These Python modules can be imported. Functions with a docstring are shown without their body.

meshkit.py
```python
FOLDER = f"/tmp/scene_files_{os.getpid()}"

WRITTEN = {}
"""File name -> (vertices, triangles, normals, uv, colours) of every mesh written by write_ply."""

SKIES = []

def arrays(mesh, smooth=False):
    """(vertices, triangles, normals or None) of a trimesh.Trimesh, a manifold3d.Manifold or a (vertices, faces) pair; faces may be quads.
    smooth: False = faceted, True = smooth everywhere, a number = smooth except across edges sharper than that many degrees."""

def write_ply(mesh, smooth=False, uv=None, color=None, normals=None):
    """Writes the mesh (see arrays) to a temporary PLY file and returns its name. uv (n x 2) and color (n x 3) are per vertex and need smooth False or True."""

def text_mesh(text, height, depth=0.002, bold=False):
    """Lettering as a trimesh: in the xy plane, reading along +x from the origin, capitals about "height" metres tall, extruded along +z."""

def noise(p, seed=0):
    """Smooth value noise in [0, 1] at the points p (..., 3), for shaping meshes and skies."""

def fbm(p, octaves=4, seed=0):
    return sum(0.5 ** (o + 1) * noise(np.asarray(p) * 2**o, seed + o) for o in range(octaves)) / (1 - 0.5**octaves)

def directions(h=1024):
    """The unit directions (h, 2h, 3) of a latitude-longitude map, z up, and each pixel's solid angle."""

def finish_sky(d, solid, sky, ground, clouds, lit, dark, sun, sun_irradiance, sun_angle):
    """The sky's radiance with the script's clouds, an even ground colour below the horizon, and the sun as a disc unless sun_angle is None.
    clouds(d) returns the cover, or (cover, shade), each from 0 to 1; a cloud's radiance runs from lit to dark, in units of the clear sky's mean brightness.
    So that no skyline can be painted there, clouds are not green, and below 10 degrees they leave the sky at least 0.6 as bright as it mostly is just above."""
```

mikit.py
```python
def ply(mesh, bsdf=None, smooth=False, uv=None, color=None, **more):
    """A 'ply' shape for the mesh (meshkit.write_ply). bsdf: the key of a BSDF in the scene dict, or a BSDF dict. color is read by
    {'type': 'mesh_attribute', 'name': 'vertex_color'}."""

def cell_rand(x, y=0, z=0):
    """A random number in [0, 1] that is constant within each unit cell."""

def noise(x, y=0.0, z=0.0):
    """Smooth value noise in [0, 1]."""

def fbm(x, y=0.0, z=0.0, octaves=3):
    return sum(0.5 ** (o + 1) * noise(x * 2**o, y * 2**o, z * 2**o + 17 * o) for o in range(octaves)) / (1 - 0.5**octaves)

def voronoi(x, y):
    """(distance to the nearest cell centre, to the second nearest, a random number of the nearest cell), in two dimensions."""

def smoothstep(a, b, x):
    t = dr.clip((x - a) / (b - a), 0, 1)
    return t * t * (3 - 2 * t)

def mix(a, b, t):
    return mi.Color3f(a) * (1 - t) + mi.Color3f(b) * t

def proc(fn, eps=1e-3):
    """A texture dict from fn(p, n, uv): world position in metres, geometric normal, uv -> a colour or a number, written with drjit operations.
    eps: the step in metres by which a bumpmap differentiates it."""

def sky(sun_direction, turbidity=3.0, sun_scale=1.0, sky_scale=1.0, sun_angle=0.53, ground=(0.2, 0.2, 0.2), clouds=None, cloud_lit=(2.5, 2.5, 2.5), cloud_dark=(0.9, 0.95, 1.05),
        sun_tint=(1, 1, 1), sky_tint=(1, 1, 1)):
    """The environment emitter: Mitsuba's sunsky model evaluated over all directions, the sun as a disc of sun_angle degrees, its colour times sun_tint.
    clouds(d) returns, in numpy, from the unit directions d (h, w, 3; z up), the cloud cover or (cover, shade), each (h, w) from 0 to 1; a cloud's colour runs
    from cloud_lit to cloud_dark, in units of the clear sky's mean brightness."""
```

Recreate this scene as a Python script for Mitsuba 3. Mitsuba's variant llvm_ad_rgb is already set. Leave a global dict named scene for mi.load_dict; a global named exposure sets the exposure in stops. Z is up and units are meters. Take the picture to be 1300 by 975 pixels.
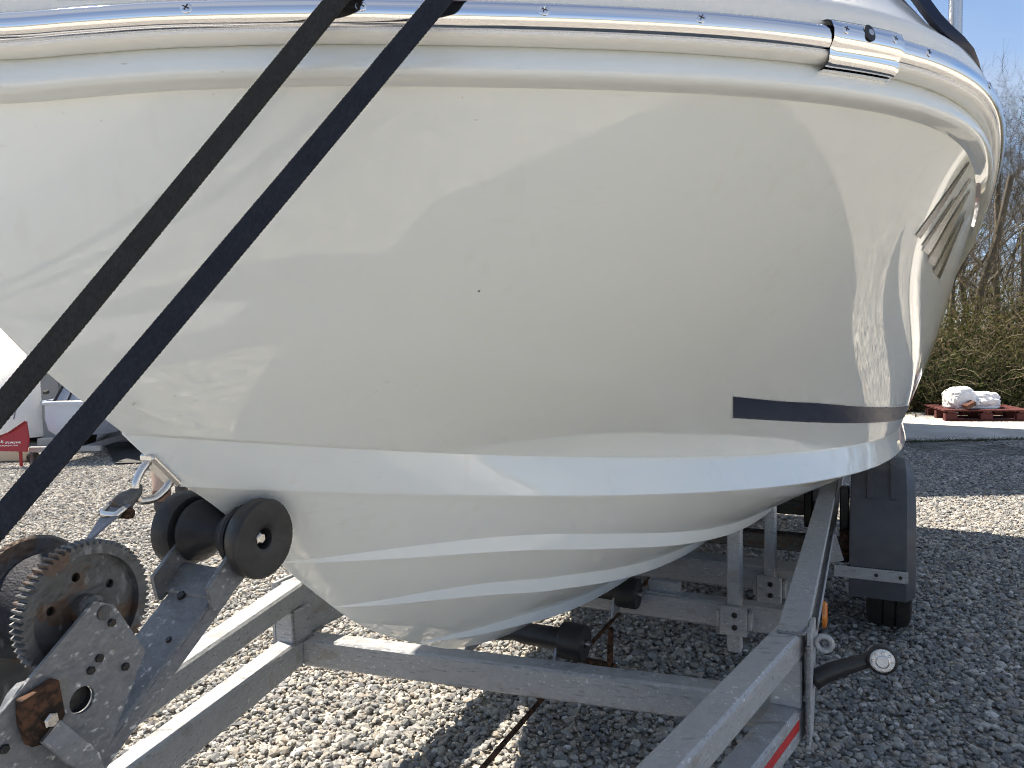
import math, random
import numpy as np, trimesh, mitsuba as mi, mikit, meshkit, drjit as dr
import manifold3d as m3
from scipy.interpolate import PchipInterpolator as PI, UnivariateSpline as US
from shapely.geometry import Polygon, Point, box as sbox
from shapely import affinity
T = mi.ScalarTransform4f
rng = np.random.default_rng(7)
scene, labels = {}, {}
# ---------------------------------------------------------------- camera, sky, sun, exposure
EYE = np.array([0, 0, 1.22])
FWD = np.array([0, 0.997888, -0.064967])
UP = np.array([0.019956, 0.064954, 0.997689])
scene['camera'] = {'type': 'perspective', 'fov': 68.21, 'fov_axis': 'x', 'near_clip': 0.05, 'far_clip': 600.0,
                   'to_world': T().look_at(origin=EYE.tolist(), target=(EYE + FWD).tolist(), up=UP.tolist())}
SUN = np.array([-0.504, 0.403, 0.95])
def clouds(d):
    p = np.stack([d[..., 0] / (d[..., 2] + .25), d[..., 1] / (d[..., 2] + .25), d[..., 2] * 0], -1)
    n = meshkit.fbm(p * np.array([.8, 1.7, 1]) + 3.7, 5, seed=4)
    return np.clip((n - .38) * 2.3, 0, .8), np.clip((n - .62) * 2, 0, .4)
scene['sky'] = mikit.sky(SUN, turbidity=3, sky_scale=.56, sun_tint=(.94, 1, 1.10), clouds=clouds, cloud_lit=(1.6, 1.65, 1.7))
exposure = 3.15
# ---------------------------------------------------------------- materials
def rgb(*c): return {'type': 'rgb', 'value': list(c)}
def mat(key, d, two=True): scene[key] = {'type': 'twosided', 'bsdf': d} if two else d
def principled(col, rough, **k): return {'type': 'principled', 'base_color': col if isinstance(col, dict) else rgb(*col), 'roughness': rough, **k}
def bump(b, fn, scale, eps=1e-3): return {'type': 'bumpmap', 'arbitrary': mikit.proc(fn, eps), 'scale': scale, 'bsdf': b}
N3 = lambda p, f, o=3: mikit.fbm(p.x * f, p.y * f, p.z * f, octaves=o)
def gel_col(p, n, uv):
    c = mikit.mix((.66, .70, .705), (.685, .725, .73), N3(p, 5.0, 3))
    scuff = mikit.smoothstep(.70, .80, mikit.fbm(p.x * 40, p.y * 40, p.z * 150, octaves=3)) * mikit.smoothstep(.55, .7, N3(p, 4.0, 2))
    c = mikit.mix(c, (.60, .605, .57), scuff * .35)
    pit = mikit.smoothstep(.93, .955, mikit.noise(p.x * 160, p.y * 160, p.z * 160)) * mikit.smoothstep(.6, .75, N3(mi.Point3f(p.x + 4, p.y, p.z), 7.0, 2))
    c = mikit.mix(c, (.35, .33, .28), pit * .5)
    run = mikit.smoothstep(.60, .78, mikit.fbm(p.x * 70, p.y * 70, p.z * 2.2, octaves=3)) * mikit.smoothstep(.48, .7, mikit.fbm(p.x * 7, p.y * 7, p.z * 3, octaves=2))
    c = mikit.mix(c, (.57, .575, .54), run * .18)
    for x, y, z, r in SPECKS:
        c = mikit.mix(c, (.03, .028, .025), mikit.smoothstep(r, r * .55, dr.sqrt(dr.square(p.x - x) + dr.square(p.y - y) + dr.square(p.z - z))))
    return c
SPECKS = [(-.0375, .9070, 1.2735, .0026), (.21, .97, 1.09, .0014), (-.30, .82, 1.30, .0012)]
mat('gelcoat', {'type': 'plastic', 'int_ior': 1.62, 'diffuse_reflectance': mikit.proc(gel_col)})
mat('gelcoat_white', {'type': 'roughplastic', 'alpha': .03, 'int_ior': 1.5, 'diffuse_reflectance': rgb(.74, .74, .71)})
def galv_mix(p, lo, hi):
    a = N3(p, 70.0, 2); b = N3(p, 6.0, 4); sp = mikit.noise(p.x * 330, p.y * 330, p.z * 330); st = mikit.fbm(p.x * 26, p.y * 90, p.z * 200, octaves=3)
    c = mikit.mix(lo, hi, a * .35 + b * .35 + sp * .3)
    c = mikit.mix(c, (.56, .57, .58), mikit.smoothstep(.62, .82, N3(mi.Point3f(p.x + 5, p.y, p.z), 150.0, 4)) * mikit.smoothstep(.35, .6, b))
    c = mikit.mix(c, (.10, .105, .11), mikit.smoothstep(.60, .78, st) * .45)
    return mikit.mix(c, (.20, .175, .145), mikit.smoothstep(.62, .74, N3(mi.Point3f(p.x + 3, p.y, p.z), 22.0, 4)) * .4)
def galv_col(p, n, uv): return galv_mix(p, (.215, .228, .245), (.385, .40, .42))
def dull_col(p, n, uv): return galv_mix(p, (.075, .082, .092), (.22, .232, .25))
galv_b = lambda p, n, uv: N3(p, 130.0, 3)
mat('galv_dull', bump({'type': 'principled', 'base_color': mikit.proc(dull_col), 'metallic': .2, 'roughness': .45, 'specular': .5}, galv_b, .0018))
mat('galv', bump({'type': 'principled', 'base_color': mikit.proc(galv_col), 'metallic': .15, 'roughness': .45, 'specular': .5}, galv_b, .0016))
def old_col(p, n, uv):
    a = N3(p, 90.0, 3); b = N3(p, 26.0, 4)
    c = mikit.mix((.035, .036, .038), (.125, .13, .135), a * .5 + b * .5)
    c = mikit.mix(c, (.27, .275, .285), mikit.smoothstep(.58, .85, mikit.fbm(p.x * 150, p.y * 150, p.z * 60, octaves=4)) * .6)
    return mikit.mix(c, (.10, .055, .03), mikit.smoothstep(.55, .68, N3(mi.Point3f(p.x, p.y + 7, p.z), 38.0, 3)) * .7)
mat('old_steel', bump({'type': 'principled', 'base_color': mikit.proc(old_col), 'metallic': .3, 'roughness': .5}, lambda p, n, uv: N3(p, 220.0, 3), .0018))
def rust_col(p, n, uv):
    a = N3(p, 120.0, 4)
    return mikit.mix((.022, .016, .013), (.09, .046, .028), mikit.smoothstep(.35, .7, a))
mat('rust', bump({'type': 'principled', 'base_color': mikit.proc(rust_col), 'roughness': .85, 'specular': .2}, lambda p, n, uv: N3(p, 300.0, 3), .003))
mat('chrome', {'type': 'roughconductor', 'material': 'none', 'alpha': .012, 'specular_reflectance': rgb(.80, .80, .82)})
mat('steel', {'type': 'roughconductor', 'material': 'none', 'alpha': .14, 'specular_reflectance': rgb(.62, .61, .6)})
def rub_col(p, n, uv): return mikit.mix((.011, .012, .014), (.03, .03, .032), N3(p, 40.0, 4))
mat('rubber', bump(principled(mikit.proc(rub_col), .42, specular=.4), lambda p, n, uv: N3(p, 160.0, 3), .0007))
def guard_col(p, n, uv): return mikit.mix((.045, .050, .060), (.075, .080, .092), N3(p, 22.0, 4))
mat('guard_plastic', principled(mikit.proc(guard_col), .5, specular=.4))
def tyre_col(p, n, uv): return mikit.mix((.012, .012, .012), (.035, .032, .028), N3(p, 30.0, 4))
mat('tyre', principled(mikit.proc(tyre_col), .75, specular=.3))
def web_col(p, n, uv):
    w = mikit.noise(p.x * 700, p.y * 700, p.z * 260)
    return mikit.mix((.007, .009, .015), (.024, .028, .040), w * .6 + N3(p, 60.0, 2) * .4)
mat('webbing', bump(principled(mikit.proc(web_col), .8, specular=.25, sheen=.4), lambda p, n, uv: mikit.noise(p.x * 620, p.y * 620, p.z * 620), .0018, 3e-4))
def gweb_col(p, n, uv): return mikit.mix((.09, .10, .125), (.2, .21, .24), mikit.noise(p.x * 500, p.y * 500, p.z * 200) * .5 + N3(p, 50.0, 3) * .5)
def web2_col(p, n, uv): return mikit.mix((.012, .0125, .012), (.036, .036, .034), mikit.noise(p.x * 700, p.y * 700, p.z * 260) * .6 + N3(p, 60.0, 2) * .4)
mat('webbing_grey', bump(principled(mikit.proc(web2_col), .8, specular=.25, sheen=.4), lambda p, n, uv: mikit.noise(p.x * 620, p.y * 620, p.z * 620), .0018, 3e-4))
mat('grey_webbing', principled(mikit.proc(gweb_col), .75, sheen=.3))
mat('navy', principled((.006, .012, .034), .3, specular=.5))
mat('graphic_dark', principled((.014, .016, .026), .16, specular=.5))
mat('graphic_silver', {'type': 'roughconductor', 'material': 'none', 'alpha': .06, 'specular_reflectance': rgb(.82, .84, .88)})
mat('black', principled((.008, .008, .009), .35))
mat('red_tape', principled((.42, .03, .03), .35))
mat('white_paint', principled((.72, .72, .70), .4))
mat('cream_paint', principled((.68, .67, .62), .35, clearcoat=.5))
mat('silver_paint', principled((.42, .48, .58), .3, clearcoat=1.0))
mat('amber', principled((.55, .17, .02), .15, specular=.6))
mat('lens', {'type': 'roughplastic', 'alpha': .1, 'diffuse_reflectance': rgb(.72, .72, .70)})
mat('pane', principled((.22, .25, .31), .12, specular=.6)); mat('window', {'type': 'roughplastic', 'alpha': .03, 'diffuse_reflectance': rgb(.03, .035, .04)})
mat('red_paint', principled((.30, .018, .025), .45))
mat('dark_red', principled((.14, .012, .016), .6))
mat('wall_grey', principled((.20, .21, .22), .7))
def conc(p, n, uv): return mikit.mix((.28, .27, .25), (.46, .45, .42), N3(p, 3.0, 5))
mat('concrete', principled(mikit.proc(conc), .9, specular=.2))
def shaded_apron(p, n, uv): return mikit.mix((.018, .021, .023), (.04, .044, .045), N3(p, 8.0, 5))
mat('shaded_apron', principled(mikit.proc(shaded_apron), .7))  # smooth apron surface, its colour darkened to carry the shed shadow
def gbase(p, n, uv):
    f, s, r = mikit.voronoi(p.x * 42, p.y * 42)
    c = mikit.mix((.22, .21, .19), (.55, .52, .46), r)
    return c * (.45 + .55 * mikit.smoothstep(0.02, .25, s - f))
mat('gravel_base', principled(mikit.proc(gbase), .95, specular=.1))
def soil(p, n, uv): return mikit.mix((.05, .04, .025), (.11, .10, .055), N3(p, 1.3, 5))
mat('soil', principled(mikit.proc(soil), .95))
mat('stone', {'type': 'principled', 'base_color': {'type': 'mesh_attribute', 'name': 'vertex_color'}, 'roughness': .85, 'specular': .25})
def bark(p, n, uv): return mikit.mix((.055, .045, .033), (.16, .14, .105), mikit.fbm(p.x * 16, p.y * 16, p.z * 4, octaves=4))
mat('bark', principled(mikit.proc(bark), .9))
mat('twig', principled((.14, .105, .07), .9))
mat('cane', principled((.27, .225, .15), .85))
for i, c in enumerate([(.050, .060, .024), (.085, .085, .034), (.12, .095, .05), (.036, .046, .02)]):
    scene[f'leaf{i}'] = {'type': 'principledthin', 'base_color': rgb(*c), 'roughness': .5, 'diff_trans': .7}
mat('grass_mat', principled((.075, .08, .04), .85))
mat('pallet_wood', principled((.075, .020, .018), .9))
mat('sack_film', principled((.75, .75, .76), .55))
mat('brick_mat', principled((.10, .045, .03), .9))
mat('log_mat', principled((.45, .39, .29), .8))
mat('skin', principled((.45, .28, .2), .6)); mat('trousers', principled((.42, .31, .25), .9)); mat('hem', principled((.16, .10, .075), .9))
mat('boot', principled((.05, .045, .042), .6)); mat('jacket', principled((.08, .10, .14), .85)); mat('hair', principled((.06, .04, .025), .8))
# ---------------------------------------------------------------- helpers
cat_ = trimesh.util.concatenate
def put(key, mesh, bsdf, smooth=30, **more):
    k, i = key, 0
    while k in scene:
        i += 1; k = f'{key}_{i:03d}'
    scene[k] = mikit.ply(mesh, bsdf, smooth=smooth, **more)
    return k
def lab(key, label=None, category=None, group=None, kind=None):
    labels[key] = {k: v for k, v in dict(label=label, category=category, group=group, kind=kind).items() if v}
AX = np.radians(26); A3 = np.array([math.sin(AX), math.cos(AX), 0]); N3D = np.array([math.cos(AX), -math.sin(AX), 0])
O3 = np.array([.027, 1.89, 0])
BM = np.eye(4); BM[:3, 0] = A3; BM[:3, 1] = N3D; BM[:3, 2] = [0, 0, 1]; BM[:3, 3] = O3
# boat frame (s aft, w to port, z up): the port axis makes it left-handed, so faces are flipped
def BF(mesh):
    m = mesh if isinstance(mesh, trimesh.Trimesh) else trimesh.Trimesh(*mesh, process=False)
    v = np.asarray(m.vertices) @ BM[:3, :3].T + O3
    return trimesh.Trimesh(v, np.asarray(m.faces)[:, ::-1], process=False)
def putB(key, mesh, bsdf, smooth=30): return put(key, BF(mesh), bsdf, smooth)
def unit(v): v = np.asarray(v, float); return v / (np.linalg.norm(v) + 1e-12)
def bevel_box(sx, sy, sz, b):
    h = np.array([sx, sy, sz]) / 2; b = min(b, h.min() * .9); P = []
    for sg in np.ndindex(2, 2, 2):
        g = np.array(sg) * 2 - 1
        for k in range(3):
            q = h - b; q[k] = h[k]; P.append(g * q)
    return trimesh.convex.convex_hull(np.array(P))
def frame(x, y):
    x = unit(x); z = unit(np.cross(x, y)); y = np.cross(z, x)
    m = np.eye(4); m[:3, 0] = x; m[:3, 1] = y; m[:3, 2] = z
    return m
def bar(p, q, wy, wz, up=(0, 0, 1), b=.004):
    """beveled box from p to q; wz measured along 'up', wy across it"""
    p, q = np.asarray(p, float), np.asarray(q, float); x = unit(q - p); y = unit(np.cross(up, x))
    m = frame(x, y); m[:3, 3] = (p + q) / 2
    return bevel_box(np.linalg.norm(q - p), wy, wz, b).apply_transform(m)
def blk(c, d, b=.004):
    m = bevel_box(*d, b); m.apply_translation(c); return m
def tube(pts, r, n=8, cap=True):
    P = np.asarray(pts, float); r = np.broadcast_to(np.asarray(r, float), len(P)); V = []
    t = np.gradient(P, axis=0); ref = np.array([0, 0, 1.0]) if abs(unit(t[0])[2]) < .9 else np.array([1.0, 0, 0])
    x = unit(np.cross(t[0], ref)); a = np.arange(n) / n * 2 * np.pi
    for i in range(len(P)):
        ti = unit(t[i]); x = unit(x - ti * (x @ ti)); y = np.cross(ti, x)
        V.append(P[i] + r[i] * (np.cos(a)[:, None] * x + np.sin(a)[:, None] * y))
    V = np.vstack(V); F = []
    for i in range(len(P) - 1):
        for k in range(n):
            a0, a1 = i * n + k, i * n + (k + 1) % n
            F += [[a0, a1, a1 + n], [a0, a1 + n, a0 + n]]
    if cap:
        V = np.vstack([V, P[0], P[-1]]); c0, c1 = len(V) - 2, len(V) - 1; L = (len(P) - 1) * n
        for k in range(n): F += [[c0, (k + 1) % n, k], [c1, L + k, L + (k + 1) % n]]
    return trimesh.Trimesh(V, F, process=False)
def smooth_path(pts, n):
    P = np.asarray(pts, float); t = np.r_[0, np.cumsum(np.linalg.norm(np.diff(P, axis=0), axis=1))]
    return PI(t, P)(np.linspace(0, t[-1], n))
def lathe(prof, c, axis, n=48):
    """prof: (radius, along axis)"""
    m = trimesh.creation.revolve(np.asarray(prof, float), sections=n); ax = unit(axis)
    f = np.eye(4); f[:3, 2] = ax; x = unit(np.cross([.3, .5, .8], ax)); f[:3, 0] = x; f[:3, 1] = np.cross(ax, x); f[:3, 3] = c
    return m.apply_transform(f)
def rod(p, q, r, n=24): return trimesh.creation.cylinder(radius=r, segment=[p, q], sections=n)
def extr(poly, th, m): return trimesh.creation.extrude_polygon(poly, th, engine='earcut').apply_transform(m)
def szplate(poly, w, th):
    """plate whose outline is given in (s, z), between w and w+th"""
    m = np.array([[1, 0, 0, 0], [0, 0, 1, w], [0, 1, 0, 0], [0, 0, 0, 1.0]])
    g = trimesh.creation.extrude_polygon(poly, th, engine='earcut'); g.apply_transform(m); g.invert(); return g
def ribbon(path, wdir, width, th, jag=0.0):
    P = np.asarray(path, float); wd = np.broadcast_to(np.asarray(wdir, float), P.shape); t = np.gradient(P, axis=0); V = []
    for i in range(len(P)):
        ti = unit(t[i]); w = unit(wd[i] - ti * (wd[i] @ ti)); nn = np.cross(ti, w); h = width / 2 + jag * (1 if i % 2 else -1); e = th / 2
        for a, b in ((-1, -.5), (-.93, -1), (.93, -1), (1, -.5), (1, .5), (.93, 1), (-.93, 1), (-1, .5)): V.append(P[i] + w * h * a + nn * e * b * (1 + (.16 if i % 2 and jag else 0)))
    F = []
    for i in range(len(P) - 1):
        for k in range(8):
            a0, a1 = i * 8 + k, i * 8 + (k + 1) % 8
            F += [[a0, a1, a1 + 8], [a0, a1 + 8, a0 + 8]]
    return trimesh.Trimesh(np.array(V), F, process=False)
def loft(rows, closed=False):
    R = np.asarray(rows, float); n, k = R.shape[:2]; F = []
    i, j = np.meshgrid(np.arange(n - 1), np.arange(k - 1), indexing='ij'); a = (i * k + j).ravel()
    F = np.vstack([np.stack([a, a + 1, a + k + 1], 1), np.stack([a, a + k + 1, a + k], 1)])
    return trimesh.Trimesh(R.reshape(-1, 3), F, process=False)
def mirror(m):
    v = np.array(m.vertices); v[:, 1] *= -1; return trimesh.Trimesh(v, np.asarray(m.faces)[:, ::-1], process=False)
# ---------------------------------------------------------------- hull lines (boat frame)
STERN = 3.55
RS = [-1.345, -1.338, -1.318, -1.285, -1.246, -1.203, -1.161, -1.117, -1.028, -.937, -.847, -.766, -.699, -.545, -.315, -.156, .175, .847, 1.8, 2.84, 3.6]
RW = [0, .028, .058, .098, .158, .226, .295, .367, .506, .637, .747, .818, .858, .913, .958, .981, 1.014, 1.055, 1.10, 1.135, 1.13]
_ww = np.ones(len(RS)); _ww[0] = 20
_rw = US(np.sqrt(np.array(RS) + 1.345), RW, w=_ww / .003, k=4, s=len(RS)); railw = lambda s: np.maximum(_rw(np.sqrt(np.maximum(np.asarray(s, float) + 1.345, 0))), 0)
fair = lambda x, y, tol=.004: US(x, y, w=np.full(len(x), 1 / tol), k=3, s=len(x))
sstep = lambda t: np.clip(t, 0, 1) ** 3 * (np.clip(t, 0, 1) * (6 * np.clip(t, 0, 1) - 15) + 10)
railz = PI([-1.345, -1.285, -1.246, -1.203, -1.117, 3.6], [1.494, 1.50, 1.508, 1.515, 1.52, 1.52])
w2f = lambda s: .9 * (1 - (1 - np.clip((s + 1.045) / 3.0, 0, 1)) ** 2.4)
_h = lambda s: sstep((s + .2) / 1.4)
w1f = lambda s: .9 * (1 - (1 - np.clip((s + 1.115) / 3.07, 0, 1)) ** 2.4) - .05 * sstep((s + 1.08) / .8) * (1 - .75 * _h(s))
zC2 = fair([-1.045, -.96, -.881, -.69, -.466, -.19, .102, .364, .587, .735, 1.6, 4], [1.040, 1.022, 1.008, .971, .935, .900, .862, .839, .824, .820, .78, .76])
zC1 = fair([-1.115, -1.091, -1.04, -.985, -.797, -.551, -.144, .172, .431, .759, 1.128, 1.8, 4], [1.112, 1.109, 1.101, 1.092, 1.057, 1.018, .964, .927, .906, .884, .868, .845, .83])
zK = PI([-1.045, -1.011, -.809, -.674, -.504, -.355, 0, .5, 1.5, 4], [1.043, 1.020, .832, .72, .624, .556, .478, .442, .425, .425])
U = np.linspace(0, 1, 170); G = U ** 1.7
def ssta(s0): return s0 + (STERN - s0) * G
sr = ssta(-1.345); RAIL = np.stack([sr, railw(sr), railz(sr)], 1)
_t = np.gradient(RAIL[:, :2], axis=0); _t[0] = [0, 1]; _t /= np.linalg.norm(_t, axis=1, keepdims=True)
RN = np.stack([-_t[:, 1], _t[:, 0]], 1); RN[0] = [-1, 0]          # outward in plan
def offs(o, dz): 
    P = RAIL.copy(); P[:, :2] += RN * o; P[:, 2] += dz; P[:, 1] = np.maximum(P[:, 1], 0); P[0, 1] = 0; return P
s1, s2 = ssta(-1.115), ssta(-1.045)
C1 = np.stack([s1, np.where(U > 0, np.maximum(w1f(s1), 0), 0), zC1(s1)], 1); C2 = np.stack([s2, w2f(s2), zC2(s2)], 1); KEEL = np.stack([s2, s2 * 0, zK(s2)], 1)
FOLD = offs(-.030, -.0555)
def topside(f):
    f = np.asarray(f, float); P = C1 * (1 - f) + FOLD * f
    P[:, 0] -= .058 * math.sin(math.pi * f) * np.exp(-(s1 + 1.115) / .22)
    P[:, :2] += RN * .016 * math.sin(math.pi * f) * sstep(U / .5)[:, None]
    P[0, 1] = 0; return P
def panel(s, v, b=.0101):
    """bottom panel, v from keel to chine; returns w, z and outward normal"""
    w2 = w2f(s) - .012 * np.clip((s + 1.0) / .3, 0, 1); z0 = zK(s); dz = zC2(s) - z0; L = np.hypot(w2, dz) + 1e-9
    k = b * np.sin(np.pi * v) * np.clip(w2 / .3, 0, 1)
    return w2 * v + k * dz / L, z0 + dz * v - k * w2 / L, dz / L, -w2 / L
def side(m): return cat_([m, mirror(m)])
rows_top = [topside(f) for f in np.linspace(0, 1, 22)]
hs = [loft(rows_top)]
c1o = C1.copy(); c1i = C1.copy(); k_ = np.clip(U / .05, 0, 1)
c1i[:, 1] = np.maximum(c1i[:, 1] - .009 * k_, 0); c1i[:, 2] -= .003
c2r = C2.copy(); c2r[:, 1] += .002 * k_; c2u = C2.copy(); c2u[:, 2] -= .003
c2mid = c1i * .5 + c2r * .5
hs += [loft([c1i, C1]), loft([c2r, c2r * .75 + c1i * .25, c2mid, c1i])]
pin = np.stack([s2, *panel(s2, 1.0)[:2]], 1)
hs += [loft([c2u, c2r]), loft([pin, c2u])]
hs.append(loft([np.stack([s2, *panel(s2, v)[:2]], 1) for v in np.linspace(0, 1, 16)]))
# flange under the rub rail
hs += [loft([FOLD, offs(-.023, -.0562)])]
hs.append(loft([offs(-.023, -.0562), offs(-.012, -.0542), offs(-.0055, -.0500), offs(-.0042, -.0445), offs(-.0060, -.0370), offs(-.0100, -.0285), offs(-.0150, -.0228), offs(-.017, -.0205)]))
last = [p[-1] for p in [KEEL, c2u, C1, FOLD, offs(0, 0)]]
ts = np.array([last[0], last[1], last[2], last[3], [last[4][0], last[4][1], 1.5]]); tp = np.array([[*p] for p in ts]); tm = tp * [1, -1, 1]
tv = np.vstack([tp, tm]); tf = [[0, 1, 6]] + [x for i in range(1, 4) for x in ([i, i + 1, i + 6], [i, i + 6, i + 5])]
def vnorm(m):
    v, f, n = meshkit.arrays(m, True); return v, f, n
parts = [vnorm(side(m)) for m in hs] + [vnorm(trimesh.Trimesh(tv, tf, process=False))]
V_, F_, N_ = [], [], []; o_ = 0
for v, f, n in parts: V_.append(v); F_.append(f + o_); N_.append(n); o_ += len(v)
hull_mesh = trimesh.Trimesh(np.vstack(V_), np.vstack(F_), process=False)
putB('boat__hull', hull_mesh, 'gelcoat', True)
lab('boat', 'cream white motorboat with blunt bow and chrome rub rail resting on a galvanised trailer', 'boat')
# spray strakes on both sides
def strake(s0, W, L, s1_=3.4):
    s = np.linspace(s0, s1_, 120) ; s = s0 + (s1_ - s0) * np.linspace(0, 1, 120) ** 1.5
    w2 = w2f(s); v = np.clip(W * (1 - np.exp(-(s - s0) / L)) / np.maximum(w2, 1e-6), 0, .93); t = 1 - np.exp(-(s - s0) / .17)
    wl, zl, nw, nz = panel(s, v); Lp = np.hypot(w2, zC2(s) - zK(s)); dv = .026 * t / Lp + .001
    wt, zt, _, _ = panel(s, np.clip(v + dv, 0, 1)); pr = .0190 * t + .0004
    wb, zb, _, _ = panel(s, np.clip(v - .003 / Lp, 0, 1))
    E = np.stack([s, wl + nw * pr, zl + nz * pr], 1); Tp = np.stack([s, wt - nw * .001, zt - nz * .001], 1); B = np.stack([s, wb - nw * .001, zb - nz * .001], 1)
    a = loft([E, E * .5 + Tp * .5, Tp]); b = loft([B, E + (B - E) * .05, E]); return a, b
for s0, W, L in ((-.87, .5022, .5382), (-.75, .3321, .4287), (-.50, .1426, .2359)):
    a, b = strake(s0, W, L)
    for mm in (cat_([a, b]), cat_([mirror(a), mirror(b)])): putB('boat__hull__strake', mm, 'gelcoat', True)
# rub rail moulding (white) and chrome insert
mould = loft([offs(-.017, -.0205), offs(-.010, -.0222), offs(-.002, -.0215), offs(.003, -.0195), offs(.0045, -.016), offs(.003, -.0132), offs(-.006, -.012)])
putB('boat__rub_rail', side(mould), 'gelcoat_white', 50); lab('boat__rub_rail', 'white moulding of the rub rail with a polished chrome insert')
th = np.linspace(-np.pi / 2, np.pi / 2, 13)
ins = loft([offs(.001 + .0105 * math.cos(a), .0135 * math.sin(a)) for a in th])
putB('boat__rub_rail__chrome_insert', side(ins), 'chrome', True)
# deck
inner = [offs(-.004, .0125), offs(-.0045, .030), offs(-.009, .043), offs(-.022, .054)]
base = offs(-.022, .054)
for k, dz in ((.965, .090), (.93, .135), (.85, .185), (.7, .235), (.5, .275), (.25, .30), (0, .31)):
    P = base.copy(); P[:, 0] = P[:, 0] * (1 - (1 - k) * .0) + (1 - k) * .55 * np.exp(-(P[:, 0] + 1.345) / 1.2); P[:, 1] *= k; P[:, 2] = P[:, 2] + (dz - .054) * np.clip((RAIL[:, 1]) / .5, .25, 1); inner.append(P)
putB('boat__deck', side(loft(inner)), 'gelcoat_white', 40)
# screws in the rail, joint cover
def rail_at(s): 
    w, z = float(railw(s)), float(railz(s)); e = 1e-3; t = unit([2 * e, float(railw(s + e) - railw(s - e)), 0]); return np.array([s, w, z]), t, np.array([-t[1], t[0], 0])
def screw(c, n, r, up=(0, 0, 1)):
    n = unit(n); x = unit(np.cross(up, n)); y = np.cross(n, x); h = lathe([(0, r * .22), (r * .55, r * .18), (r * .9, r * .08), (r, 0), (r, -.003)], c, n, 20)
    return h, [bar(c + n * r * .17 - d * r * .62, c + n * r * .17 + d * r * .62, r * .22, r * .22, n, .0001) for d in (unit(x + .5 * y), unit(y - .5 * x))]
for i, s in enumerate((-1.197, -1.117, -1.028, -.939, -.726, -.56, -.40, -.2, 0.0, .2, .4)):
    P, t, n = rail_at(s); c = P + n * .0108 + np.array([0, 0, .0035]); h, x = screw(c + n * .0004, n + np.array([0, 0, .30]), .0052)
    k = putB('boat__rub_rail__screw', h, 'chrome', 30); putB('boat__rub_rail__screw_slot', cat_(x), 'black', False)
seg = np.linspace(-.840, -.764, 14); CV = []
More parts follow.
